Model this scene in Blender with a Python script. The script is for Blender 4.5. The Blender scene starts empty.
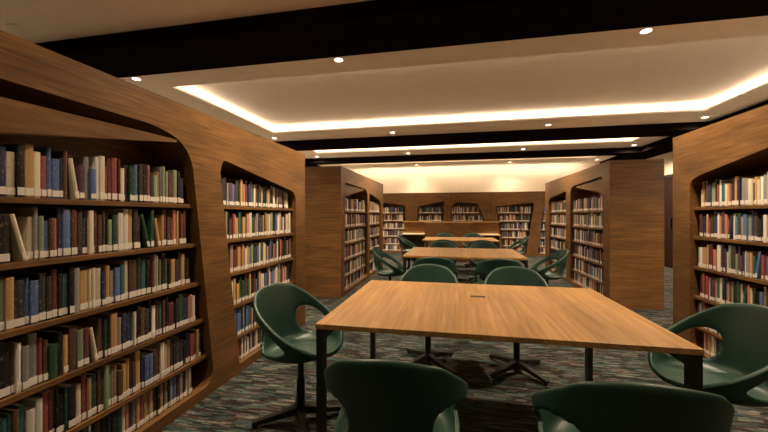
import bpy, bmesh, math, random
from mathutils import Vector, Matrix
random.seed(11)
S = bpy.context.scene
C = S.collection
PI = math.pi

# ------------------------------------------------------------------ materials
def new_mat(name):
    m = bpy.data.materials.new(name); m.use_nodes = True
    nt = m.node_tree
    return m, nt, nt.nodes['Principled BSDF']
def node(nt, kind, **kw):
    n = nt.nodes.new(kind)
    for k, v in kw.items(): setattr(n, k, v)
    return n
def srgb(r, g, b):
    f = lambda c: (c/255/12.92) if c/255 <= .04045 else ((c/255+.055)/1.055)**2.4
    return (f(r), f(g), f(b), 1)
def ramp(nt, stops, interp='LINEAR'):
    n = node(nt, 'ShaderNodeValToRGB'); cr = n.color_ramp; cr.interpolation = interp
    while len(cr.elements) < len(stops): cr.elements.new(.5)
    for e, (p, c) in zip(cr.elements, stops): e.position = p; e.color = c
    return n

def wood(name, axis, dark, mid, light, rough=.42, blotch=.5, plank=0.0, plank_axis='Z', stretch=1.1, freq=26):
    m, nt, bs = new_mat(name)
    L = nt.links.new
    tc = node(nt, 'ShaderNodeTexCoord')
    mp = node(nt, 'ShaderNodeMapping')
    sc = {'X': (stretch, freq, freq), 'Y': (freq, stretch, freq), 'Z': (freq, freq, stretch)}[axis]
    mp.inputs['Scale'].default_value = sc
    L(tc.outputs['Object'], mp.inputs['Vector'])
    vec = mp.outputs['Vector']
    if plank:
        sx = node(nt, 'ShaderNodeSeparateXYZ'); L(tc.outputs['Object'], sx.inputs[0])
        mu = node(nt, 'ShaderNodeMath', operation='DIVIDE'); mu.inputs[1].default_value = plank
        L(sx.outputs[plank_axis], mu.inputs[0])
        fl = node(nt, 'ShaderNodeMath', operation='FLOOR'); L(mu.outputs[0], fl.inputs[0])
        wn = node(nt, 'ShaderNodeTexWhiteNoise', noise_dimensions='1D'); L(fl.outputs[0], wn.inputs['W'])
        sc2 = node(nt, 'ShaderNodeVectorMath', operation='MULTIPLY_ADD')
        L(wn.outputs['Color'], sc2.inputs[0]); sc2.inputs[1].default_value = (30, 30, 30)
        L(vec, sc2.inputs[2]); vec = sc2.outputs[0]
    n1 = node(nt, 'ShaderNodeTexNoise'); n1.inputs['Scale'].default_value = 1.0
    n1.inputs['Detail'].default_value = 7; n1.inputs['Roughness'].default_value = .62; n1.inputs['Distortion'].default_value = .5
    L(vec, n1.inputs['Vector'])
    rp = ramp(nt, [(.30, dark), (.50, mid), (.72, light)])
    L(n1.outputs['Fac'], rp.inputs['Fac'])
    # slow tonal variation of the veneer
    mp2 = node(nt, 'ShaderNodeMapping')
    mp2.inputs['Scale'].default_value = {'X': (1.2, 5, 5), 'Y': (5, 1.2, 5), 'Z': (5, 5, 1.2)}[axis]
    L(tc.outputs['Object'], mp2.inputs['Vector'])
    n2 = node(nt, 'ShaderNodeTexNoise'); n2.inputs['Scale'].default_value = 1.3; n2.inputs['Detail'].default_value = 4
    L(mp2.outputs['Vector'], n2.inputs['Vector'])
    r2 = ramp(nt, [(.3, (1-blotch*.5,)*3+(1,)), (.7, (1+blotch*.12,)*3+(1,))])
    L(n2.outputs['Fac'], r2.inputs['Fac'])
    mx = node(nt, 'ShaderNodeMix', data_type='RGBA', blend_type='MULTIPLY'); mx.inputs[0].default_value = 1
    L(rp.outputs['Color'], mx.inputs[6]); L(r2.outputs['Color'], mx.inputs[7])
    out = mx.outputs[2]
    if plank:
        r3 = node(nt, 'ShaderNodeMapRange'); r3.inputs['To Min'].default_value = .86; r3.inputs['To Max'].default_value = 1.1
        L(wn.outputs['Value'], r3.inputs['Value'])
        mx2 = node(nt, 'ShaderNodeMix', data_type='RGBA', blend_type='MULTIPLY'); mx2.inputs[0].default_value = 1
        L(out, mx2.inputs[6]); L(r3.outputs[0], mx2.inputs[7]); out = mx2.outputs[2]
    L(out, bs.inputs['Base Color'])
    bs.inputs['Roughness'].default_value = rough
    bp = node(nt, 'ShaderNodeBump'); bp.inputs['Strength'].default_value = .12; bp.inputs['Distance'].default_value = .003
    L(n1.outputs['Fac'], bp.inputs['Height']); L(bp.outputs[0], bs.inputs['Normal'])
    return m

WD, WM, WL = srgb(88, 57, 27), srgb(117, 81, 41), srgb(144, 104, 57)
W_Y = wood('walnut_grain_along_y', 'Y', WD, WM, WL, stretch=3.2, freq=70, blotch=.75)
W_X = wood('walnut_grain_along_x', 'X', WD, WM, WL, stretch=3.2, freq=70, blotch=.75)
TD, TM, TL = srgb(134, 93, 48), srgb(159, 118, 65), srgb(181, 142, 85)
OAK = wood('table_oak', 'Y', TD, TM, TL, rough=.38, blotch=.35, plank=.11, plank_axis='X', stretch=2.4, freq=48)

def plain(name, col, rough=.5, metallic=0.0, spec=.5, noise=0.0, nscale=8.0):
    m, nt, bs = new_mat(name)
    bs.inputs['Roughness'].default_value = rough; bs.inputs['Metallic'].default_value = metallic
    bs.inputs['Specular IOR Level'].default_value = spec
    tc = node(nt, 'ShaderNodeTexCoord')
    nz = node(nt, 'ShaderNodeTexNoise'); nz.inputs['Scale'].default_value = nscale; nz.inputs['Detail'].default_value = 3
    nt.links.new(tc.outputs['Object'], nz.inputs['Vector'])
    k = max(noise, .02)
    rp = ramp(nt, [(.3, tuple(c*(1-k) for c in col[:3])+(1,)), (.7, tuple(min(1, c*(1+k)) for c in col[:3])+(1,))])
    nt.links.new(nz.outputs['Fac'], rp.inputs['Fac']); nt.links.new(rp.outputs['Color'], bs.inputs['Base Color'])
    return m
PAINT = plain('ceiling_paint', srgb(240, 232, 222), .9, noise=.02)
WALLP = plain('wall_paint', srgb(238, 226, 208), .9, noise=.02)
BEAM = plain('beam_black', srgb(24, 19, 15), 1.0, spec=0, noise=.1)
GREEN = plain('green_shell_plastic', srgb(33, 64, 54), .42, noise=.08, nscale=30)
BLACK = plain('black_powder_coat', srgb(16, 15, 15), .5)
CHROME = plain('dark_chrome', srgb(70, 70, 70), .3, metallic=1)
PAPER = plain('page_paper', srgb(205, 190, 165), .85, noise=.1, nscale=60)
STICK = plain('spine_sticker_white', srgb(226, 219, 208), .7, noise=.05)
DOORM = plain('dark_maroon_door', srgb(40, 20, 17), .6, spec=.15, noise=.12)
WHITEM = plain('white_trim_ring', srgb(225, 220, 212), .5)
DESKTOP = plain('pale_laminate', srgb(214, 190, 156), .35)
def emis(name, col, s):
    m, nt, bs = new_mat(name)
    bs.inputs['Base Color'].default_value = (0, 0, 0, 1)
    bs.inputs['Emission Color'].default_value = col; bs.inputs['Emission Strength'].default_value = s
    return m
WARM = (1.0, .77, .53)
LENS = emis('downlight_lens', (1, .78, .52, 1), 14)
STRIP = emis('cove_led', (1, .79, .58, 1), 12)

def carpet_mat():
    m, nt, bs = new_mat('streaked_carpet'); L = nt.links.new
    tc = node(nt, 'ShaderNodeTexCoord')
    def cells(sx, sy, dist, seed):
        mp = node(nt, 'ShaderNodeMapping'); mp.inputs['Scale'].default_value = (sx, sy, 1); mp.inputs['Location'].default_value = (seed, seed*1.7, 0)
        L(tc.outputs['Object'], mp.inputs['Vector'])
        nz = node(nt, 'ShaderNodeTexNoise'); nz.inputs['Scale'].default_value = 1.1; nz.inputs['Detail'].default_value = 2
        L(mp.outputs[0], nz.inputs['Vector'])
        ad = node(nt, 'ShaderNodeVectorMath', operation='MULTIPLY_ADD'); ad.inputs[1].default_value = (dist,)*3
        L(nz.outputs['Color'], ad.inputs[0]); L(mp.outputs[0], ad.inputs[2])
        sx_ = node(nt, 'ShaderNodeSeparateXYZ'); L(ad.outputs[0], sx_.inputs[0])
        fy = node(nt, 'ShaderNodeMath', operation='FLOOR'); L(sx_.outputs['Y'], fy.inputs[0])
        wr = node(nt, 'ShaderNodeTexWhiteNoise', noise_dimensions='1D'); L(fy.outputs[0], wr.inputs['W'])
        of = node(nt, 'ShaderNodeMath', operation='MULTIPLY_ADD'); of.inputs[1].default_value = 17.3
        L(wr.outputs['Value'], of.inputs[0]); L(sx_.outputs['X'], of.inputs[2])
        fx = node(nt, 'ShaderNodeMath', operation='FLOOR'); L(of.outputs[0], fx.inputs[0])
        cb = node(nt, 'ShaderNodeCombineXYZ'); L(fx.outputs[0], cb.inputs[0]); L(fy.outputs[0], cb.inputs[1])
        wn = node(nt, 'ShaderNodeTexWhiteNoise', noise_dimensions='2D'); L(cb.outputs[0], wn.inputs['Vector'])
        sp = node(nt, 'ShaderNodeSeparateColor'); L(wn.outputs['Color'], sp.inputs[0])
        return sp
    a = cells(8, 44, .5, 3)
    ra = ramp(nt, [(0, srgb(34, 38, 38)), (.2, srgb(66, 88, 84)), (.38, srgb(62, 44, 42)), (.55, srgb(38, 46, 46)), (.68, srgb(78, 98, 93)), (.8, srgb(84, 62, 58)), (.92, srgb(128, 128, 118))], 'CONSTANT')
    L(a.outputs[0], ra.inputs['Fac'])
    b = cells(15, 95, .5, 11)
    rb = ramp(nt, [(0, srgb(28, 30, 32)), (.3, srgb(74, 96, 90)), (.5, srgb(50, 36, 36)), (.7, srgb(42, 56, 56)), (.86, srgb(138, 134, 124))], 'CONSTANT')
    L(b.outputs[1], rb.inputs['Fac'])
    mx = node(nt, 'ShaderNodeMix', data_type='RGBA'); mx.inputs[0].default_value = .45
    L(ra.outputs[0], mx.inputs[6]); L(rb.outputs[0], mx.inputs[7])
    dk = node(nt, 'ShaderNodeMix', data_type='RGBA', blend_type='MULTIPLY'); dk.inputs[0].default_value = 1; dk.inputs[7].default_value = (.78, .76, .76, 1)
    L(mx.outputs[2], dk.inputs[6]); mx = dk
    L(mx.outputs[2], bs.inputs['Base Color'])
    bs.inputs['Roughness'].default_value = .95; bs.inputs['Specular IOR Level'].default_value = .15
    n3 = node(nt, 'ShaderNodeTexNoise'); n3.inputs['Scale'].default_value = 260
    L(tc.outputs['Object'], n3.inputs['Vector'])
    bp = node(nt, 'ShaderNodeBump'); bp.inputs['Strength'].default_value = .5; bp.inputs['Distance'].default_value = .004
    L(n3.outputs['Fac'], bp.inputs['Height']); L(bp.outputs[0], bs.inputs['Normal'])
    return m
CARPET = carpet_mat()

PAL = [('black', (22, 20, 20), 16), ('charcoal', (52, 50, 50), 7), ('cream', (214, 200, 168), 10), ('white', (226, 222, 210), 6),
       ('mustard', (192, 140, 52), 8), ('tan', (176, 134, 90), 6), ('orange', (190, 100, 44), 4), ('red', (146, 36, 32), 5),
       ('maroon', (98, 24, 30), 8), ('green', (26, 74, 50), 7), ('teal', (32, 96, 98), 6), ('sage', (132, 148, 112), 6),
       ('navy', (30, 38, 82), 7), ('blue', (52, 92, 156), 5), ('grey', (140, 138, 134), 5), ('brown', (92, 58, 34), 8), ('plum', (92, 48, 84), 2)]
def cover_mat(name, rgb):
    m, nt, bs = new_mat('cover_'+name); L = nt.links.new
    col = srgb(*rgb); lum = sum(col[:3])/3
    acc = srgb(222, 200, 150) if lum < .12 else (srgb(70, 40, 34) if lum > .35 else srgb(236, 224, 196))
    tc = node(nt, 'ShaderNodeTexCoord'); oi = node(nt, 'ShaderNodeObjectInfo')
    ad = node(nt, 'ShaderNodeVectorMath', operation='MULTIPLY'); ad.inputs[1].default_value = (150, 150, 70)
    L(tc.outputs['Object'], ad.inputs[0])
    mu = node(nt, 'ShaderNodeMath', operation='MULTIPLY'); mu.inputs[1].default_value = 90
    L(oi.outputs['Random'], mu.inputs[0])
    a2 = node(nt, 'ShaderNodeVectorMath', operation='ADD'); L(ad.outputs[0], a2.inputs[0]); L(mu.outputs[0], a2.inputs[1])
    nz = node(nt, 'ShaderNodeTexNoise'); nz.inputs['Scale'].default_value = 1; nz.inputs['Detail'].default_value = 2
    L(a2.outputs[0], nz.inputs['Vector'])
    rp = ramp(nt, [(.60, (0, 0, 0, 1)), (.7, (.26, .26, .26, 1))]); L(nz.outputs['Fac'], rp.inputs['Fac'])
    hs = node(nt, 'ShaderNodeHueSaturation'); hs.inputs['Color'].default_value = col; hs.inputs['Saturation'].default_value = .82
    mr = node(nt, 'ShaderNodeMapRange'); mr.inputs['To Min'].default_value = .75; mr.inputs['To Max'].default_value = 1.15
    L(oi.outputs['Random'], mr.inputs['Value']); L(mr.outputs[0], hs.inputs['Value'])
    mx = node(nt, 'ShaderNodeMix', data_type='RGBA'); L(rp.outputs['Color'], mx.inputs[0])
    L(hs.outputs['Color'], mx.inputs[6]); mx.inputs[7].default_value = acc
    L(mx.outputs[2], bs.inputs['Base Color']); bs.inputs['Roughness'].default_value = .5
    return m
COVERS = [cover_mat(n, c) for n, c, w in PAL]
PW = [w for n, c, w in PAL]

# ------------------------------------------------------------------ mesh helpers
def link(name, me, mat=None, parent=None, loc=None):
    o = bpy.data.objects.new(name, me); C.objects.link(o)
    if mat is not None and me is not None and not me.materials: me.materials.append(mat)
    if parent is not None: o.parent = parent
    if loc is not None: o.location = loc
    return o
def bm_obj(name, bm, mat, parent=None, loc=None, smooth=False, recalc=True):
    if recalc: bmesh.ops.recalc_face_normals(bm, faces=bm.faces)
    me = bpy.data.meshes.new(name); bm.to_mesh(me); bm.free()
    if smooth:
        for p in me.polygons: p.use_smooth = True
    return link(name, me, mat, parent, loc)
def box(bm, x0, x1, y0, y1, z0, z1, bev=0.0):
    vs = [bm.verts.new((x, y, z)) for x in (x0, x1) for y in (y0, y1) for z in (z0, z1)]
    fs = [bm.faces.new([vs[i] for i in q]) for q in ((0, 1, 3, 2), (4, 6, 7, 5), (0, 4, 5, 1), (2, 3, 7, 6), (0, 2, 6, 4), (1, 5, 7, 3))]
    if bev:
        es = list({e for f in fs for e in f.edges})
        bmesh.ops.bevel(bm, geom=es, offset=bev, segments=2, affect='EDGES', profile=.7)
    return bm
def cyl(bm, x, y, z0, z1, r0, r1=None, n=24):
    r1 = r0 if r1 is None else r1
    a = [bm.verts.new((x+r0*math.cos(2*PI*i/n), y+r0*math.sin(2*PI*i/n), z0)) for i in range(n)]
    b = [bm.verts.new((x+r1*math.cos(2*PI*i/n), y+r1*math.sin(2*PI*i/n), z1)) for i in range(n)]
    for i in range(n): bm.faces.new((a[i], a[(i+1) % n], b[(i+1) % n], b[i]))
    bm.faces.new(a[::-1]); bm.faces.new(b)
    return bm
def B(*a, **k): return box(bmesh.new(), *a, **k)
def empty(name, loc=(0, 0, 0), rz=0):
    o = bpy.data.objects.new(name, None); C.objects.link(o); o.location = loc; o.rotation_euler = (0, 0, rz)
    o.empty_display_size = .1
    return o
def tag(o, label, cat, group=None, kind=None):
    o['label'] = label; o['category'] = cat
    if group: o['group'] = group
    if kind: o['kind'] = kind
    return o
def structure(o): o['kind'] = 'structure'; return o

# ------------------------------------------------------------------ room shell
XW0, XW1, YW0, YW1 = -4.95, 5.17, -2.6, 11.95
ZS, ZU, ZB = 2.95, 3.11, 2.82
structure(bm_obj('floor', B(XW0-.1, XW1+.1, YW0-.1, YW1+.1, -.05, 0), CARPET))
structure(bm_obj('wall_back', B(XW0-.1, XW1+.1, YW1, YW1+.1, 0, 3.3), WALLP))
structure(bm_obj('wall_front', B(XW0-.1, XW1+.1, YW0-.1, YW0, 0, 3.3), WALLP))
structure(bm_obj('wall_left', B(XW0-.1, XW0, YW0, YW1, 0, 3.3), WALLP))
structure(bm_obj('wall_right', B(XW1, XW1+.1, YW0, YW1, 0, 3.3), WALLP))
for nm, x0, x1 in (('baseboard_left', XW0, XW0+.012),):
    structure(bm_obj(nm, B(x0, x1, YW0, YW1, 0, .1), BLACK))
# dark double door in the right wall
dr = structure(bm_obj('door_1', B(XW1-.03, XW1, 8.0, 11.2, 0, 2.2), DOORM))
fr = bmesh.new(); box(fr, XW1-.05, XW1, 7.9, 8.0, 0, 2.27); box(fr, XW1-.05, XW1, 11.2, 11.3, 0, 2.27); box(fr, XW1-.05, XW1, 8.0, 11.2, 2.2, 2.27)
bm_obj('door_frame', fr, BLACK, dr)
bm_obj('door_handle', B(XW1-.08, XW1-.03, 9.5, 9.53, .95, 1.2), CHROME, dr)

# ceiling: soffit slab with three trays cut into it, each with a recessed upper ceiling
TX0, TX1 = -3.62, 3.95
TRAYS = [(3.87, 6.46), (8.25, 8.8), (10.55, 10.95)]
bm = bmesh.new(); y = YW0
for (a, b) in TRAYS:
    box(bm, XW0, XW1, y, a, ZS, ZS+.03)
    box(bm, XW0, TX0, a, b, ZS, ZS+.03); box(bm, TX1, XW1, a, b, ZS, ZS+.03); y = b
box(bm, XW0, XW1, y, YW1, ZS, ZS+.03)
ceil = structure(bm_obj('ceiling', bm, PAINT))
for (a, b) in TRAYS:
    e = .15
    bm = bmesh.new()
    box(bm, TX0-e-.03, TX1+e+.03, a-e-.03, b+e+.03, ZU, ZU+.03)
    box(bm, TX0-e-.03, TX0-e, a-e-.03, b+e+.03, ZS+.03, ZU); box(bm, TX1+e, TX1+e+.03, a-e-.03, b+e+.03, ZS+.03, ZU)
    box(bm, TX0-e, TX1+e, a-e-.03, a-e, ZS+.03, ZU); box(bm, TX0-e, TX1+e, b+e, b+e+.03, ZS+.03, ZU)
    u = bm_obj('ceiling_tray', bm, PAINT, ceil)
    bm = bmesh.new(); d0, d1 = .07, .10; z0, z1 = ZS+.031, ZS+.043
    box(bm, TX0-d1, TX1+d1, b+d0, b+d1, z0, z1); box(bm, TX0-d1, TX1+d1, a-d1, a-d0, z0, z1)
    box(bm, TX0-d1, TX0-d0, a-d0, b+d0, z0, z1); box(bm, TX1+d0, TX1+d1, a-d0, b+d0, z0, z1)
    bm_obj('cove_light', bm, STRIP, ceil)
# dark beams under the soffit
BEAMS = [(XW0, XW1, 2.62, 3.215), (XW0, XW1, 7.18, 7.72), (XW0, XW1, 9.53, 9.93)]
for i, (x0, x1, a, b) in enumerate(BEAMS):
    structure(bm_obj('trim_%d' % (i+1), B(x0, x1, a, b, ZB, ZS-.001), BEAM))
k = 4
for (a, b) in ((7.72, 9.53), (9.93, YW1)):
    structure(bm_obj('trim_%d' % k, B(XW0, XW0+.5, a, b, ZB, ZS-.001), BEAM)); k += 1
for (a, b) in ((3.215, 7.18), (7.72, 9.53), (9.93, YW1)):
    structure(bm_obj('trim_%d' % k, B(4.47, XW1, a, b, ZB, ZS-.001), BEAM)); k += 1

# recessed downlights
DX = [-3.83, -1.22, 1.71, 4.2]; DY = [0.6, 2.36, 3.55, 6.87, 9.25, 11.42]
WHERE = {0.6: 'set well ahead of wide beam', 2.36: 'in the dim ceiling before wide beam', 3.55: 'just beyond the wide black beam',
         6.87: 'between large tray and second beam', 9.25: 'between narrow tray and third beam', 11.42: 'close to the rear wall'}
COLS = ['first from the left wall', 'second from the left wall', 'third from the left wall', 'last before the right wall']
PW_DL = {0.6: 60, 2.36: 190, 3.55: 235, 6.87: 260, 9.25: 360, 11.42: 70}
ring = bmesh.new()
n = 32
prof = [(.040, .012), (.044, -.004), (.055, -.006), (.058, 0.0), (.052, .012)]
vv = [[ring.verts.new((r*math.cos(2*PI*i/n), r*math.sin(2*PI*i/n), z)) for (r, z) in prof] for i in range(n)]
for i in range(n):
    for j in range(len(prof)):
        j2 = (j+1) % len(prof)
        ring.faces.new((vv[i][j], vv[(i+1) % n][j], vv[(i+1) % n][j2], vv[i][j2]))
bmesh.ops.recalc_face_normals(ring, faces=ring.faces)
ring_me = bpy.data.meshes.new('trim_ring'); ring.to_mesh(ring_me); ring.free(); ring_me.materials.append(WHITEM)
lens = cyl(bmesh.new(), 0, 0, -.003, .002, .041)
lens_me = bpy.data.meshes.new('lens'); lens.to_mesh(lens_me); lens.free(); lens_me.materials.append(LENS)
for y in DY:
    for xi, x in enumerate(DX):
        if y == .6 and xi in (0, 3): continue
        r = empty('downlight', (x, y, ZS))
        tag(r, 'small recessed downlight %s, %s' % (WHERE[y], COLS[xi]), 'downlight', 'recessed ceiling downlights')
        link('trim_ring', ring_me, None, r); ln = link('lens', lens_me, None, r)
        if y == 2.36 and xi == 0:      # this one is switched off
            r['label'] = 'unlit recessed downlight above the left bookcase, before the wide black beam'
            ln.data = lens_me.copy(); ln.data.materials[0] = WHITEM
            continue
        ld = bpy.data.lights.new('downlight_lamp', 'SPOT'); ld.energy = PW_DL[y]; ld.color = WARM
        ld.spot_size = math.radians(164 if xi in (0, 3) else 122); ld.spot_blend = .95; ld.shadow_soft_size = .04
        lo = bpy.data.objects.new('downlight_lamp', ld); C.objects.link(lo); lo.location = (x, y, ZS-.03)

# slim linear wall washer in the soffit along the back wall
wash = emis('wall_washer_led', (1, .78, .54, 1), 85)
ww = bm_obj('wall_washer', B(-3.6, 3.9, 11.50, 11.53, ZS-.02, ZS-.001), WHITEM)
tag(ww, 'slim linear wall washer in the ceiling along the rear wall', 'ceiling light')
bm_obj('diffuser', B(-3.58, 3.88, 11.531, 11.537, ZS-.019, ZS-.003), wash, ww)

# ------------------------------------------------------------------ bookcases
def rounded(poly, radii, n=9):
    out = []; N = len(poly)
    for i in range(N):
        p = Vector(poly[i]); a = Vector(poly[i-1]); b = Vector(poly[(i+1) % N]); r = radii[i]
        if r <= 0: out.append(tuple(p)); continue
        da = (a-p).normalized(); db = (b-p).normalized()
        p0 = p+da*r; p1 = p+db*r
        for k in range(n+1):
            t = k/n; q = p0*(1-t)**2 + p*2*t*(1-t) + p1*t*t
            out.append((q.x, q.y))
    return out
def span(poly, z):
    xs = []
    for i in range(len(poly)):
        (u0, z0), (u1, z1) = poly[i-1], poly[i]
        if (z0-z)*(z1-z) < 0 or z0 == z: xs.append(u0+(u1-u0)*((z-z0)/(z1-z0) if z1 != z0 else 0))
    return (min(xs), max(xs)) if xs else None

def slab_with_holes(name, outer, holes, depth, M, mat, parent):
    bm = bmesh.new()
    for w_ in (0.0, depth):
        for lp in [outer]+holes:
            vs = [bm.verts.new((u, w_, z)) for u, z in lp]
            for a_, b_ in zip(vs, vs[1:]+vs[:1]): bm.edges.new((a_, b_))
    for w_ in (0.0, depth):
        es = [e for e in bm.edges if abs(e.verts[0].co.y-w_) < 1e-6 and not e.link_faces]
        bmesh.ops.triangle_fill(bm, use_beauty=True, use_dissolve=False, edges=es, normal=(0, 1, 0))
    bm.verts.ensure_lookup_table(); n0 = 0; tot = sum(len(lp) for lp in [outer]+holes)
    for lp in [outer]+holes:
        m_ = len(lp)
        for k_ in range(m_):
            a_, b_ = n0+k_, n0+(k_+1) % m_
            bm.faces.new((bm.verts[a_], bm.verts[b_], bm.verts[b_+tot], bm.verts[a_+tot]))
        n0 += m_
    for v in bm.verts: v.co = M(v.co.x, v.co.y, v.co.z)
    ob = bm_obj(name, bm, mat, parent)
    for p in ob.data.polygons: p.use_smooth = False
    ob.data.materials.clear(); ob.data.materials.append(mat)
    return ob
def ubox(bm, M, u0, u1, w0, w1, z0, z1, bev=0):
    p, q = M(u0, w0, z0), M(u1, w1, z1)
    return box(bm, min(p.x, q.x), max(p.x, q.x), min(p.y, q.y), max(p.y, q.y), z0, z1, bev)

ORIENT = {'L': lambda u, w, z: Vector((-w, u, z)), 'R': lambda u, w, z: Vector((w, u, z)), 'B': lambda u, w, z: Vector((u, w, z))}
SHELF_Z = [1.345, 1.08, .81, .545, .28]      # tops of the loose shelves; the lowest row stands on the base
DEPTH = .34
STUFF = []      # (M, root location, u, w, z, thickness, height, depth, lean, colour)
HERO = []
def fill_row(M, loc, poly, z, lim, u0, u1, hero=None, gap=.02):
    """books along one shelf between u0 and u1, returned in order of u"""
    s, s0 = span(poly, z+.10), span(poly, z+.002)
    if not s or not s0: return
    s = (max(s[0], s0[0]), min(s[1], s0[1]))
    a, b = max(u0, s[0]+gap+.012), min(u1, s[1]-gap-random.uniform(0, .05))
    u = a; row = []
    while True:
        t = random.choice([.013, .015, .017, .019, .02, .022, .023, .025, .028, .031, .036])*random.uniform(.92, 1.08)
        if u+t > b: break
        # the opening's sloping top limits the height
        hh = random.uniform(.175, .228) if random.random() < .9 else random.uniform(.15, .18)
        hh = min(hh, lim)
        ss = span(poly, z+hh+.02)
        while (ss is None or u < ss[0]+.006 or u+t > ss[1]-.006) and hh > .11:
            hh -= .012; ss = span(poly, z+hh+.02)
        c = random.choices(range(len(PAL)), PW)[0]
        if row and random.random() < .05: c = row[-1]['c']
        row.append(dict(M=M, loc=loc, u=u+t/2, z=z, t=t, h=hh, d=random.uniform(.13, .175), c=c, lean=0.0, w=.036+random.uniform(0, .012)))
        u += t+random.uniform(.0006, .0022)
        if random.random() < .035 and u+.10 < b:      # one book leaning on the next
            t2 = random.uniform(.016, .024); h2 = min(random.uniform(.17, .2), lim-.012); an = random.uniform(.14, .24)
            wid = t2*math.cos(an)+h2*math.sin(an)
            c2 = random.choices(range(len(PAL)), PW)[0]
            row.append(dict(M=M, loc=loc, u=u+t2*math.cos(an)/2+.001, z=z, t=t2, h=h2, d=.15, c=c2, lean=an, w=.04))
            u += wid+.003
    (STUFF if hero is None else hero).extend(row) if hero is None else hero.append(row)

def bookcase(name, side, loc, u0, u1, bays, label, hero_bays=(), end_panels=(), rear=.0, top=2.03, book_lim=None):
    """bays: list of dict(poly, radii, valance)"""
    M = ORIENT[side]; mat = W_X if side == 'B' else W_Y; emat = W_Y if side == 'B' else W_X
    root = empty(name, loc)
    tag(root, label, 'bookcase', 'wooden bookcases with rounded openings')
    holes = [rounded(b['poly'], b['r']) for b in bays]
    a, b_ = u0, u1
    if 0 in end_panels: a += .03
    if 1 in end_panels: b_ -= .03
    slab_with_holes('carcass', [(a, .001), (b_, .001), (b_, top), (a, top)], holes, DEPTH, M, mat, root)
    bm = bmesh.new(); ubox(bm, M, a+.002, b_-.002, DEPTH+.0005, DEPTH+.018, .02, top-.004)
    bm_obj('back_panel', bm, mat, root)
    if rear:
        bm = bmesh.new(); ubox(bm, M, a+.002, b_-.002, DEPTH+.019, rear, .001, top-.002)
        bm_obj('rear_panel', bm, mat, root)
    for k in end_panels:
        uu = (u0, u0+.029) if k == 0 else (u1-.029, u1)
        bm = bmesh.new(); ubox(bm, M, uu[0], uu[1], 0, max(rear, DEPTH), .001, top, .003)
        bm_obj('end_panel', bm, emat, root)
    for bi, (bay, hole) in enumerate(zip(bays, holes)):
        zlow = min(p[1] for p in hole)
        levels = [z for z in SHELF_Z if z > bay.get('zmin', 0)]
        ztop = max(p[1] for p in hole)
        for z in levels:
            s = span(hole, z-.012)
            bm = bmesh.new()
            ubox(bm, M, s[0]-.006, s[1]+.006, .03, DEPTH-.001, z-.026, z, .003)
            bm_obj('shelf', bm, mat, root)
        rows = levels+[zlow]
        for ri, z in enumerate(rows):
            lim = .235 if ri else ztop-z-.05
            lim = min(lim, .235)
            if ri == len(rows)-1: lim = levels[-1]-.026-z-.012
            L0, L1 = bay.get('lim', (-99, 99))
            hero = HERO if (bi, ri) in hero_bays else None
            fill_row(M, Vector(loc), hole, z, lim, L0, L1, hero)
        v = bay.get('valance')
        if v:   # slanted board that leaves the front plane at its tip and sinks into the recess
            (ut, zt, uw, zt1, zb1, ww, ue) = v
            th = .035
            def pt(u, w, z): return M(u, w, z)
            fr_ = [pt(ut, .004, zt+.012), pt(ut, .004, zt-.006), pt(uw, ww, zb1), pt(ue, ww, zb1-.02), pt(ue, ww, zt1), pt(uw, ww, zt1)]
            bk_ = [pt(ut, .004+th, zt+.012), pt(ut, .004+th, zt-.006), pt(uw, min(ww+th, DEPTH-.002), zb1), pt(ue, min(ww+th, DEPTH-.002), zb1-.02), pt(ue, min(ww+th, DEPTH-.002), zt1), pt(uw, min(ww+th, DEPTH-.002), zt1)]
            bm = bmesh.new()
            A = [bm.verts.new(p) for p in fr_]; Bv = [bm.verts.new(p) for p in bk_]
            bm.faces.new(A); bm.faces.new(Bv[::-1])
            for i in range(len(A)):
                j = (i+1) % len(A); bm.faces.new((A[i], Bv[i], Bv[j], A[j]))
            bm_obj('valance', bm, mat, root)
    return root

# left wall of shelving: a wide bay and a narrower bay (u is the room's Y)
bookcase('bookcase', 'L', (-1.7, 0, 0), 0.25, 3.75, [
    dict(poly=[(.45, .07), (2.205, .07), (1.975, 1.72), (1.72, 1.795), (.5, 1.795)], r=[.1, .13, .17, .10, .12],
         valance=(1.86, 1.735, .72, 1.725, 1.535, .03, .52), lim=(.55, 99)),
    dict(poly=[(2.50, .07), (3.515, .07), (3.515, 1.52), (2.30, 1.69), (2.265, 1.60)], r=[.03, .06, .12, .04, .03])],
    'long walnut bookcase with a wide and a narrow bay, running past the front table',
    hero_bays={(0, i) for i in range(6)}, end_panels=(1,), rear=.6, top=1.98)
bookcase('bookcase', 'R', (2.1, 0, 0), 0.25, 3.88, [
    dict(poly=[(.5, .07), (1.75, .07), (1.75, 1.9), (.5, 1.9)], r=[.05, .1, .12, .12], lim=(1.3, 99)),
    dict(poly=[(1.95, .07), (3.63, .07), (3.63, 1.58), (3.52, 1.62), (1.95, 1.88)], r=[.05, .06, .06, .05, .12])],
    'walnut bookcase with a sloping opening behind the large green chair at the front table', end_panels=(1,), rear=.6)
bookcase('bookcase', 'L', (-1.7, 0, 0), 5.05, 8.25, [
    dict(poly=[(5.22, .07), (6.70, .07), (6.70, 1.73), (6.55, 1.79), (5.25, 1.80)], r=[.05, .06, .06, .1, .1],
         valance=(6.42, 1.76, 5.36, 1.775, 1.58, .03, 5.262)),
    dict(poly=[(6.88, .07), (8.04, .07), (8.04, 1.50), (7.85, 1.63), (6.88, 1.73)], r=[.05, .06, .06, .12, .05])],
    'walnut bookcase block whose plain side panel stands beyond the long wide-bay bookcase', end_panels=(0, 1), rear=.62)
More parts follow.
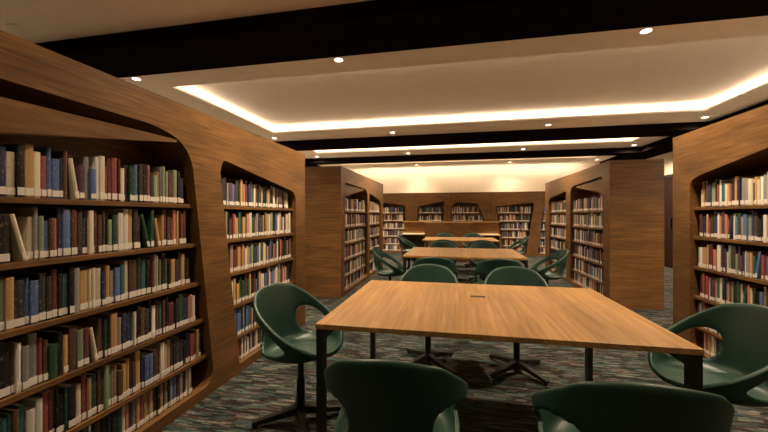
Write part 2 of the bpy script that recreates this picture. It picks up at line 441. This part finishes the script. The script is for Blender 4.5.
bookcase('bookcase', 'R', (2.1, 0, 0), 5.28, 8.72, [
    dict(poly=[(5.48, .07), (6.93, .07), (6.93, 1.74), (6.80, 1.80), (5.50, 1.84)], r=[.05, .06, .06, .06, .1],
         valance=(6.62, 1.765, 5.60, 1.81, 1.60, .03, 5.512)),
    dict(poly=[(7.18, .07), (8.42, .07), (8.42, 1.58), (8.3, 1.66), (7.18, 1.74)], r=[.05, .06, .05, .08, .05])],
    'walnut bookcase block with plain side panel, next to the gap showing the dark door', end_panels=(0, 1), rear=.66)
# shelving along the back wall
bookcase('bookcase', 'B', (0, 11.6, 0), -2.75, -.19, [
    dict(poly=[(-2.55, .07), (-1.58, .07), (-1.64, 1.62), (-2.45, 1.72)], r=[.05, .05, .08, .08]),
    dict(poly=[(-1.25, .07), (-.45, .07), (-.30, 1.76), (-1.20, 1.56)], r=[.05, .05, .04, .04],)],
    'two-bay walnut bookcase against the rear wall, left of the single-bay one', rear=.345)
bookcase('bookcase', 'B', (0, 11.6, 0), -.185, 1.16, [
    dict(poly=[(.02, .07), (.80, .07), (.97, 1.10), (.76, 1.67), (.05, 1.72), (-.12, 1.5)], r=[.05, .05, .04, .08, .1, .06])],
    'single-bay walnut back-wall bookcase whose opening narrows upward above the counter', rear=.345)
bookcase('bookcase', 'B', (0, 11.6, 0), 1.165, 3.6, [
    dict(poly=[(1.56, .07), (2.24, .07), (2.47, 1.60), (2.43, 1.68), (1.30, 1.56)], r=[.05, .05, .03, .03, .04]),
    dict(poly=[(2.58, .07), (3.4, .07), (3.4, 1.7), (2.74, 1.55)], r=[.04, .05, .1, .06])],
    'walnut back-wall bookcase with a leaning post between two bays, right of the counter', rear=.345)

# ------------------------------------------------------------------ books
def frame_of(b):
    M = b['M']; o = M(0, 0, 0)
    U = M(1, 0, 0)-o; W = M(0, 1, 0)-o
    return U, W
def book_local(t, h, d):
    """profile (along u, into depth) of cover: bulged spine and two boards around the pages"""
    k = min(.0022, t*.14)
    outer = [(-t/2, d), (-t/2, .004), (-t/2+.003, .0008), (0, -.0006), (t/2-.003, .0008), (t/2, .004), (t/2, d)]
    inner = [(t/2-k, d), (t/2-k, .006), (0, .005), (-t/2+k, .006), (-t/2+k, d)]
    return outer, inner
def extrude_poly(prof, z0, z1):
    bm = bmesh.new()
    a = [bm.verts.new((x, y, z0)) for x, y in prof]; b = [bm.verts.new((x, y, z1)) for x, y in prof]
    n = len(prof)
    for i in range(n): bm.faces.new((a[i], a[(i+1) % n], b[(i+1) % n], b[i]))
    bm.faces.new(a[::-1]); bm.faces.new(b)
    return bm
SHELF_NAME = ['top shelf', 'second shelf down', 'third shelf down', 'fourth shelf down', 'fifth shelf down', 'bottom row']
ORD = ['', 'first', 'second', 'third', 'fourth', 'fifth', 'sixth', 'seventh', 'eighth', 'ninth', 'tenth', 'eleventh', 'twelfth', 'thirteenth', 'fourteenth',
       'fifteenth', 'sixteenth', 'seventeenth', 'eighteenth', 'nineteenth', 'twentieth']
def ordinal(n):
    if n <= 20: return ORD[n]
    T = {2: 'twenty', 3: 'thirty', 4: 'forty', 5: 'fifty', 6: 'sixty'}
    TH = {2: 'twentieth', 3: 'thirtieth', 4: 'fortieth', 5: 'fiftieth', 6: 'sixtieth'}
    return TH[n//10] if n % 10 == 0 else T[n//10]+'-'+ORD[n % 10]
def size_word(b):
    s = []
    if b['lean']: return 'leaning '
    if b['t'] < .020: s.append('slim')
    elif b['t'] > .036: s.append('thick')
    if b['h'] > .222: s.append('tall')
    elif b['h'] < .165: s.append('short')
    return (' '.join(s[:1])+' ') if s else ''
rows_info = []
r_i = 0
BAYNAME = ['wide left bay', 'narrow bay']
# keep only what the picture can show of the wide bay's near end as single books
labelled = []
for row in HERO:
    bay = 0 if r_i < 6 else 1; sh = r_i if r_i < 6 else r_i-6
    r_i += 1
    keep = [b for b in row if bay == 1 or b['u'] > 0.97]
    STUFF.extend([b for b in row if not (bay == 1 or b['u'] > 0.97)])
    cand = {}
    N = len(keep)
    for i, b in enumerate(keep):
        cn = PAL[b['c']][0]
        l = PAL[keep[i-1]['c']][0] if i > 0 else None
        r = PAL[keep[i+1]['c']][0] if i < N-1 else None
        if l and r: txt = '%s%s book between %s and %s ones, %s, %s' % (size_word(b), cn, l, r, SHELF_NAME[sh], BAYNAME[bay])
        elif l: txt = '%s%s book at the far end of %s, %s' % (size_word(b), cn, SHELF_NAME[sh], BAYNAME[bay])
        else: txt = '%s%s book at the near end of %s, %s' % (size_word(b), cn, SHELF_NAME[sh], BAYNAME[bay])
        key = (cn, size_word(b), tuple(sorted([str(l), str(r)])))
        cand.setdefault(key, []).append((i, b, txt, cn))
    for key, lst in cand.items():
        for (i, b, txt, cn) in lst:
            if len(lst) > 1:
                txt = '%s%s book, %s from far end, %s, %s' % (size_word(b), cn, ordinal(N-i), SHELF_NAME[sh], BAYNAME[bay])
            labelled.append((b, txt, 'books on the %s of the %s' % (SHELF_NAME[sh], BAYNAME[bay])))
for b, txt, grp in labelled:
    U, W = frame_of(b)
    t, h, d = b['t'], b['h'], b['d']
    outer, inner = book_local(t, h, d)
    pos = b['loc'] + b['M'](b['u'], b['w'], b['z']+.0008)
    me = bpy.data.meshes.new('book'); bm = extrude_poly(outer+inner, 0, h)
    R3 = Matrix(((U.x, W.x, 0), (U.y, W.y, 0), (0, 0, 1)))
    if b['lean']:   # tilt towards the previous book about the foot
        al = b['lean']; L3 = Matrix(((math.cos(al), 0, -math.sin(al)), (0, 1, 0), (math.sin(al), 0, math.cos(al))))
        R3 = R3 @ L3
        # pivot on the lower corner nearest its neighbour leaves the other corner up: shift so that it stands on the board
        lift = t/2*math.sin(al)
        off = U*(h*math.sin(al)*.0 + h*math.sin(al)) + Vector((0, 0, lift))
    else: off = Vector((0, 0, 0))
    pos = pos+off
    R4 = R3.to_4x4()
    def fin(bm_):
        bmesh.ops.transform(bm_, matrix=R4, verts=bm_.verts); bmesh.ops.recalc_face_normals(bm_, faces=bm_.faces); return bm_
    fin(bm).to_mesh(me); bm.free()
    o = link('book', me, COVERS[b['c']], None, pos)
    tag(o, txt, 'book', grp)
    pg = fin(box(bmesh.new(), -t/2+.0024, t/2-.0024, .0065, d-.003, .0015, h-.003))
    bm_obj('page_block', pg, PAPER, o)
    if random.random() < .95:
        st = fin(box(bmesh.new(), -t/2+.001, t/2-.001, -.0018, .0006, .008, .006+min(.034, h*.165)))
        bm_obj('spine_label', st, STICK, o)

# every other book: one mass of books on the farther shelves
me = bpy.data.meshes.new('books')
V, F, MI = [], [], []
for m in COVERS: me.materials.append(m)
me.materials.append(PAPER); me.materials.append(STICK)
NP = len(COVERS)
for b in STUFF:
    U, W = frame_of(b); t, h, d = b['t'], b['h'], b['d']
    base = b['loc']+b['M'](b['u'], b['w'], b['z']+.0008)
    al = b['lean']
    if al: base = base+U*(h*math.sin(al))+Vector((0, 0, t/2*math.sin(al)))
    ca, sa = math.cos(al), math.sin(al)
    def P(x, y, z):
        return tuple(base+U*(x*ca-z*sa)+W*y+Vector((0, 0, x*sa+z*ca)))
    def bx(x0, x1, y0, y1, z0, z1, mi, topmi=None):
        s = len(V)
        V.extend([P(x, y, z) for x in (x0, x1) for y in (y0, y1) for z in (z0, z1)])
        for qi, q in enumerate(((0, 1, 3, 2), (4, 6, 7, 5), (0, 4, 5, 1), (2, 3, 7, 6), (0, 2, 6, 4), (1, 5, 7, 3))):
            F.append([s+i for i in q]); MI.append(topmi if (topmi is not None and qi in (5, 3)) else mi)
    k = .002
    bx(-t/2, -t/2+k, 0, d, 0, h, b['c']); bx(t/2-k, t/2, 0, d, 0, h, b['c'])
    bx(-t/2+k, t/2-k, 0, .003, 0, h, b['c'])
    bx(-t/2+k, t/2-k, .003, d-.003, .001, h-.003, NP)
    bx(-t/2+.001, t/2-.001, -.0012, 0, .008, .006+min(.034, h*.165), NP+1)
me.from_pydata(V, [], F)
me.polygons.foreach_set('material_index', MI); me.update()
bm = bmesh.new(); bm.from_mesh(me); bmesh.ops.recalc_face_normals(bm, faces=bm.faces); bm.to_mesh(me); bm.free()
tag(link('books', me), 'rows of small spine-out books filling all shelves beyond the wide left bay', 'books', kind='stuff')
print('HERO', len(labelled), 'STUFF', len(STUFF), 'labels', len({t for _, t, _ in labelled}))

# ------------------------------------------------------------------ tables
def make_table(Y0, X0, W, D, label):
    H = .745
    r = empty('table', (X0+W/2, Y0+D/2, 0))
    tag(r, label, 'table', 'long oak reading tables')
    bm = B(-W/2, W/2, -D/2, D/2, H-.024, H, bev=.002)
    bm_obj('table_top', bm, OAK, r)
    bm_obj('cable_port', B(-.045, .045, .16-.02, .16+.02, H-.0015, H+.0012, bev=.0008), BLACK, r)
    for sx in (-1, 1):
        for sy in (-1, 1):
            x = sx*(W/2-.020); y = sy*(D/2-.032)
            bm_obj('leg', B(x-.017, x+.017, y-.028, y+.028, 0, H-.0245, bev=.002), BLACK, r)
        x = sx*(W/2-.020)
        bm_obj('side_rail', B(x-.017, x+.017, -D/2+.0605, D/2-.0605, H-.0845, H-.0245, bev=.002), BLACK, r)
    return r
make_table(1.572, -.66, 1.62, 1.16, 'golden oak table with black square legs, the big front one')
make_table(4.485, -.66, 1.55, 1.22, 'oak reading table in the middle, between front and rear tables')
make_table(7.40, -.67, 1.58, 1.12, 'oak reading table farthest back, before the wooden counter')

# ------------------------------------------------------------------ chairs
def lerp(a, b, t): return a+(b-a)*t
def sstep(t): t = max(0, min(1, t)); return t*t*(3-2*t)
def shell_point(phi, v):
    """phi: 0 = back, +-pi = front; v: 0 seat centre, 1 rim.  Front of the chair is +Y."""
    a = abs(phi); s = math.sin(phi); c = -math.cos(phi)
    e = lerp(2.5, 2.2, sstep((math.degrees(a)-60)/40))
    den = (abs(s/.255)**e+abs(c/.25)**e)**(-1/e)
    R = Vector((den*s, den*c))
    d = math.degrees(a)
    if d < 40: zr = .822-.03*(d/40)**2
    elif d < 150: zr = lerp(.792, .478, ((d-40)/110)**.95)
    else: zr = lerp(.478, .458, (d-150)/30)
    k = sstep((d-125)/45)      # 0 side/back .. 1 front
    kb = 1-sstep((d-20)/50)    # back
    kc = lerp(lerp(.90, .70, kb), .90, k)
    Cc = (kc, lerp(lerp(.472, .485, kb), .452, k))
    Bq = (kc-lerp(.10, .24, k), lerp(.408, .44, k))
    H = zr-Cc[1]
    Dq = (lerp(kc, 1, lerp(.38, .5, kb)), Cc[1]+lerp(.48, .5, k)*H)
    if v < .5:
        t = v/.5; a0, a1, a2 = (0, .455), Bq, Cc
    else:
        t = (v-.5)/.5; a0, a1, a2 = Cc, Dq, (1.0, zr)
    r = (1-t)**2*a0[0]+2*t*(1-t)*a1[0]+t*t*a2[0]
    z = (1-t)**2*a0[1]+2*t*(1-t)*a1[1]+t*t*a2[1]
    return Vector((R.x*r, R.y*r, z))
def make_chair(label):
    root = empty('armchair')
    NPHI, NV = 96, 26
    HOLES = [(math.radians(74), .675, math.radians(35), .18), (math.radians(-74), .675, math.radians(35), .18)]
    def inside(p, v):
        for (pc, vc, ap, av) in HOLES:
            if ((p-pc)/ap)**2+((v-vc)/av)**2 < 1: return (pc, vc, ap, av)
    bm = bmesh.new()
    par = {}
    cen = bm.verts.new((0, 0, .455)); grid = []
    for i in range(NPHI):
        phi = -PI+2*PI*i/NPHI
        col = []
        for j in range(1, NV+1):
            v = j/NV
            vert = bm.verts.new((0, 0, 0)); par[vert] = [phi, v]; col.append(vert)
        grid.append(col)
    kill = set(v for v in par if inside(*par[v]))
    for i in range(NPHI):
        c0, c1 = grid[i], grid[(i+1) % NPHI]
        bm.faces.new((cen, c1[0], c0[0]))
        for j in range(NV-1):
            q = (c0[j], c1[j], c1[j+1], c0[j+1])
            n_in = sum(x in kill for x in q)
            if n_in == 0: bm.faces.new(q)
            elif n_in < 4 and False: pass
    for v in list(par):
        if not v.link_faces: bm.verts.remove(v); del par[v]
    # pull the ragged edge of each hole onto its ellipse
    for v in par:
        p, vv_ = par[v]
        if vv_ < .999 and any(len(e.link_faces) == 1 for e in v.link_edges):
            h = min(HOLES, key=lambda h: abs(p-h[0]))
            x, y = (p-h[0])/h[2], (vv_-h[1])/h[3]; L = math.hypot(x, y)
            par[v] = [h[0]+x/L*h[2], h[1]+y/L*h[3]]
    for v, (p, vv_) in par.items(): v.co = shell_point(p, vv_)
    for it in range(2): bmesh.ops.smooth_vert(bm, verts=[v for v in bm.verts if v.is_boundary is False], factor=.4, use_axis_x=True, use_axis_y=True, use_axis_z=True)
    bmesh.ops.recalc_face_normals(bm, faces=bm.faces)
    me = bpy.data.meshes.new('shell_raw'); bm.to_mesh(me); bm.free()
    o = bpy.data.objects.new('tmp', me); C.objects.link(o)
    so = o.modifiers.new('s', 'SOLIDIFY'); so.thickness = .022; so.offset = 0; so.use_even_offset = True
    sb = o.modifiers.new('b', 'SUBSURF'); sb.levels = 1; sb.render_levels = 1
    dg = bpy.context.evaluated_depsgraph_get()
    m2 = bpy.data.meshes.new_from_object(o.evaluated_get(dg)); m2.name = 'shell'
    bpy.data.objects.remove(o)
    m2.materials.clear(); m2.materials.append(GREEN)
    for p in m2.polygons: p.use_smooth = True
    link('shell', m2, None, root)
    bm = bmesh.new(); cyl(bm, 0, 0, .05, .425, .019); cyl(bm, 0, 0, .10, .26, .025)
    bm_obj('column', bm, BLACK, root)
    bm = bmesh.new(); box(bm, -.09, .09, -.09, .09, .420, .438, bev=.004); bm_obj('mounting_plate', bm, BLACK, root)
    bm = bmesh.new(); cyl(bm, 0, 0, .035, .095, .042, .030); bm_obj('hub', bm, BLACK, root)
    for k in range(4):
        a = PI/4+k*PI/2
        bm = bmesh.new()
        secs = []
        for (r, w, z0, z1) in ((.028, .024, .045, .088), (.16, .021, .03, .062), (.285, .017, .012, .036)):
            secs.append([bm.verts.new((r, sy*w, z)) for sy, z in ((-1, z0), (1, z0), (1, z1), (-1, z1))])
        for i in range(2):
            for j in range(4): bm.faces.new((secs[i][j], secs[i][(j+1) % 4], secs[i+1][(j+1) % 4], secs[i+1][j]))
        bm.faces.new(secs[0][::-1]); bm.faces.new(secs[-1])
        bmesh.ops.recalc_face_normals(bm, faces=bm.faces)
        bmesh.ops.bevel(bm, geom=bm.edges[:], offset=.003, segments=2, affect='EDGES')
        cyl(bm, .268, 0, 0, .016, .013, n=14)
        bmesh.ops.rotate(bm, verts=bm.verts, cent=(0, 0, 0), matrix=Matrix.Rotation(a, 3, 'Z'))
        bm_obj('leg', bm, BLACK, root)
    tag(root, label, 'chair', 'green shell armchairs')
    return root
def dup(root, label):
    r = root.copy(); C.objects.link(r); r['label'] = label
    for ch in list(root.children):
        c = ch.copy(); C.objects.link(c); c.parent = r
    return r
CH = [
    ((-.935, 2.0), -106, 'green shell armchair at the front table end beside the wide-bay bookcase'),
    ((1.265, 2.0), 101, 'large green shell armchair at the front table end by the sloping-topped bookcase'),
    ((-.215, 1.30), 2, 'green armchair seen from behind, tucked at front table, nearer the wide bay'),
    ((.535, 1.29), -2, 'green armchair seen from behind, tucked at front table, nearer the big end chair'),
    ((-.22, 2.98), 180, 'green armchair facing us across the front table, nearer the wide-bay bookcase side'),
    ((.50, 2.98), 176, 'green armchair facing us across the front table, nearer the sloping-topped bookcase side'),
    ((-.90, 4.86), -90, 'green armchair at the middle table end beside the left bookcase block'),
    ((1.24, 5.05), 90, 'green armchair at the middle table end beside the right bookcase block'),
    ((-.22, 4.02), 0, 'green armchair on the near side of the middle table, left of two'),
    ((.48, 4.02), 0, 'green armchair on the near side of the middle table, right of two'),
    ((-.20, 5.92), 180, 'green armchair on the far side of the middle table, left of two'),
    ((.48, 5.92), 180, 'green armchair on the far side of the middle table, right of two'),
    ((-1.02, 7.9), -90, 'green armchair at the rear table end nearest the left bookcase block'),
    ((1.32, 7.95), 90, 'green armchair at the rear table end nearest the right bookcase block'),
    ((-.20, 6.82), 0, 'green armchair on the near side of the rear table, left of two'),
    ((.50, 6.82), 0, 'green armchair on the near side of the rear table, right of two'),
    ((-.24, 8.82), 180, 'green armchair between rear table and wooden counter, left of two'),
    ((.46, 8.82), 180, 'green armchair between rear table and wooden counter, right of two'),
]
proto = None
for (x, y), rz, lb in CH:
    if proto is None: proto = make_chair(lb); c = proto
    else: c = dup(proto, lb)
    c.location = (x, y, 0); c.rotation_euler = (0, 0, math.radians(rz))

# ------------------------------------------------------------------ counter before the back wall
ct = empty('study_counter', (0, 9.75, 0))
tag(ct, 'wooden study counter with raised middle and low pale desks at both ends', 'counter')
bm_obj('middle_block', B(-.80, .50, -.2, .34, .001, 1.075), W_X, ct)
bm_obj('screen', B(-1.45, 1.2, .345, .385, .001, 1.075), W_X, ct)
bm_obj('cap', B(-1.47, 1.22, .24, .41, 1.0765, 1.097, bev=.003), OAK, ct)
for x0, x1, xe in ((-1.45, -.803, -1.45), (.503, 1.2, 1.17)):
    bm_obj('desk_surface', B(x0, x1, -.2, .344, .735, .762, bev=.002), DESKTOP, ct)
    bm_obj('side_panel', B(xe, xe+.03, -.18, .344, .001, .734), W_Y, ct)

# ------------------------------------------------------------------ camera, world, view
cam = bpy.data.cameras.new('camera'); co = bpy.data.objects.new('camera', cam); C.objects.link(co)
co.location = (0, 0, 1.27); co.rotation_euler = (PI/2, 0, math.radians(11.5))
cam.sensor_width = 36; cam.lens = 345/768*36; cam.clip_start = .05; cam.shift_y = -.5/768
S.camera = co
w = bpy.data.worlds.new('world'); S.world = w; w.use_nodes = True
w.node_tree.nodes['Background'].inputs['Color'].default_value = (.02, .016, .012, 1)
S.view_settings.view_transform = 'Standard'; S.view_settings.look = 'None'
S.view_settings.gamma = 1; S.view_settings.use_curve_mapping = False
S.view_settings.exposure = 0.14
S.cycles.max_bounces = 8; S.cycles.diffuse_bounces = 5
S.cycles.sample_clamp_indirect = 6
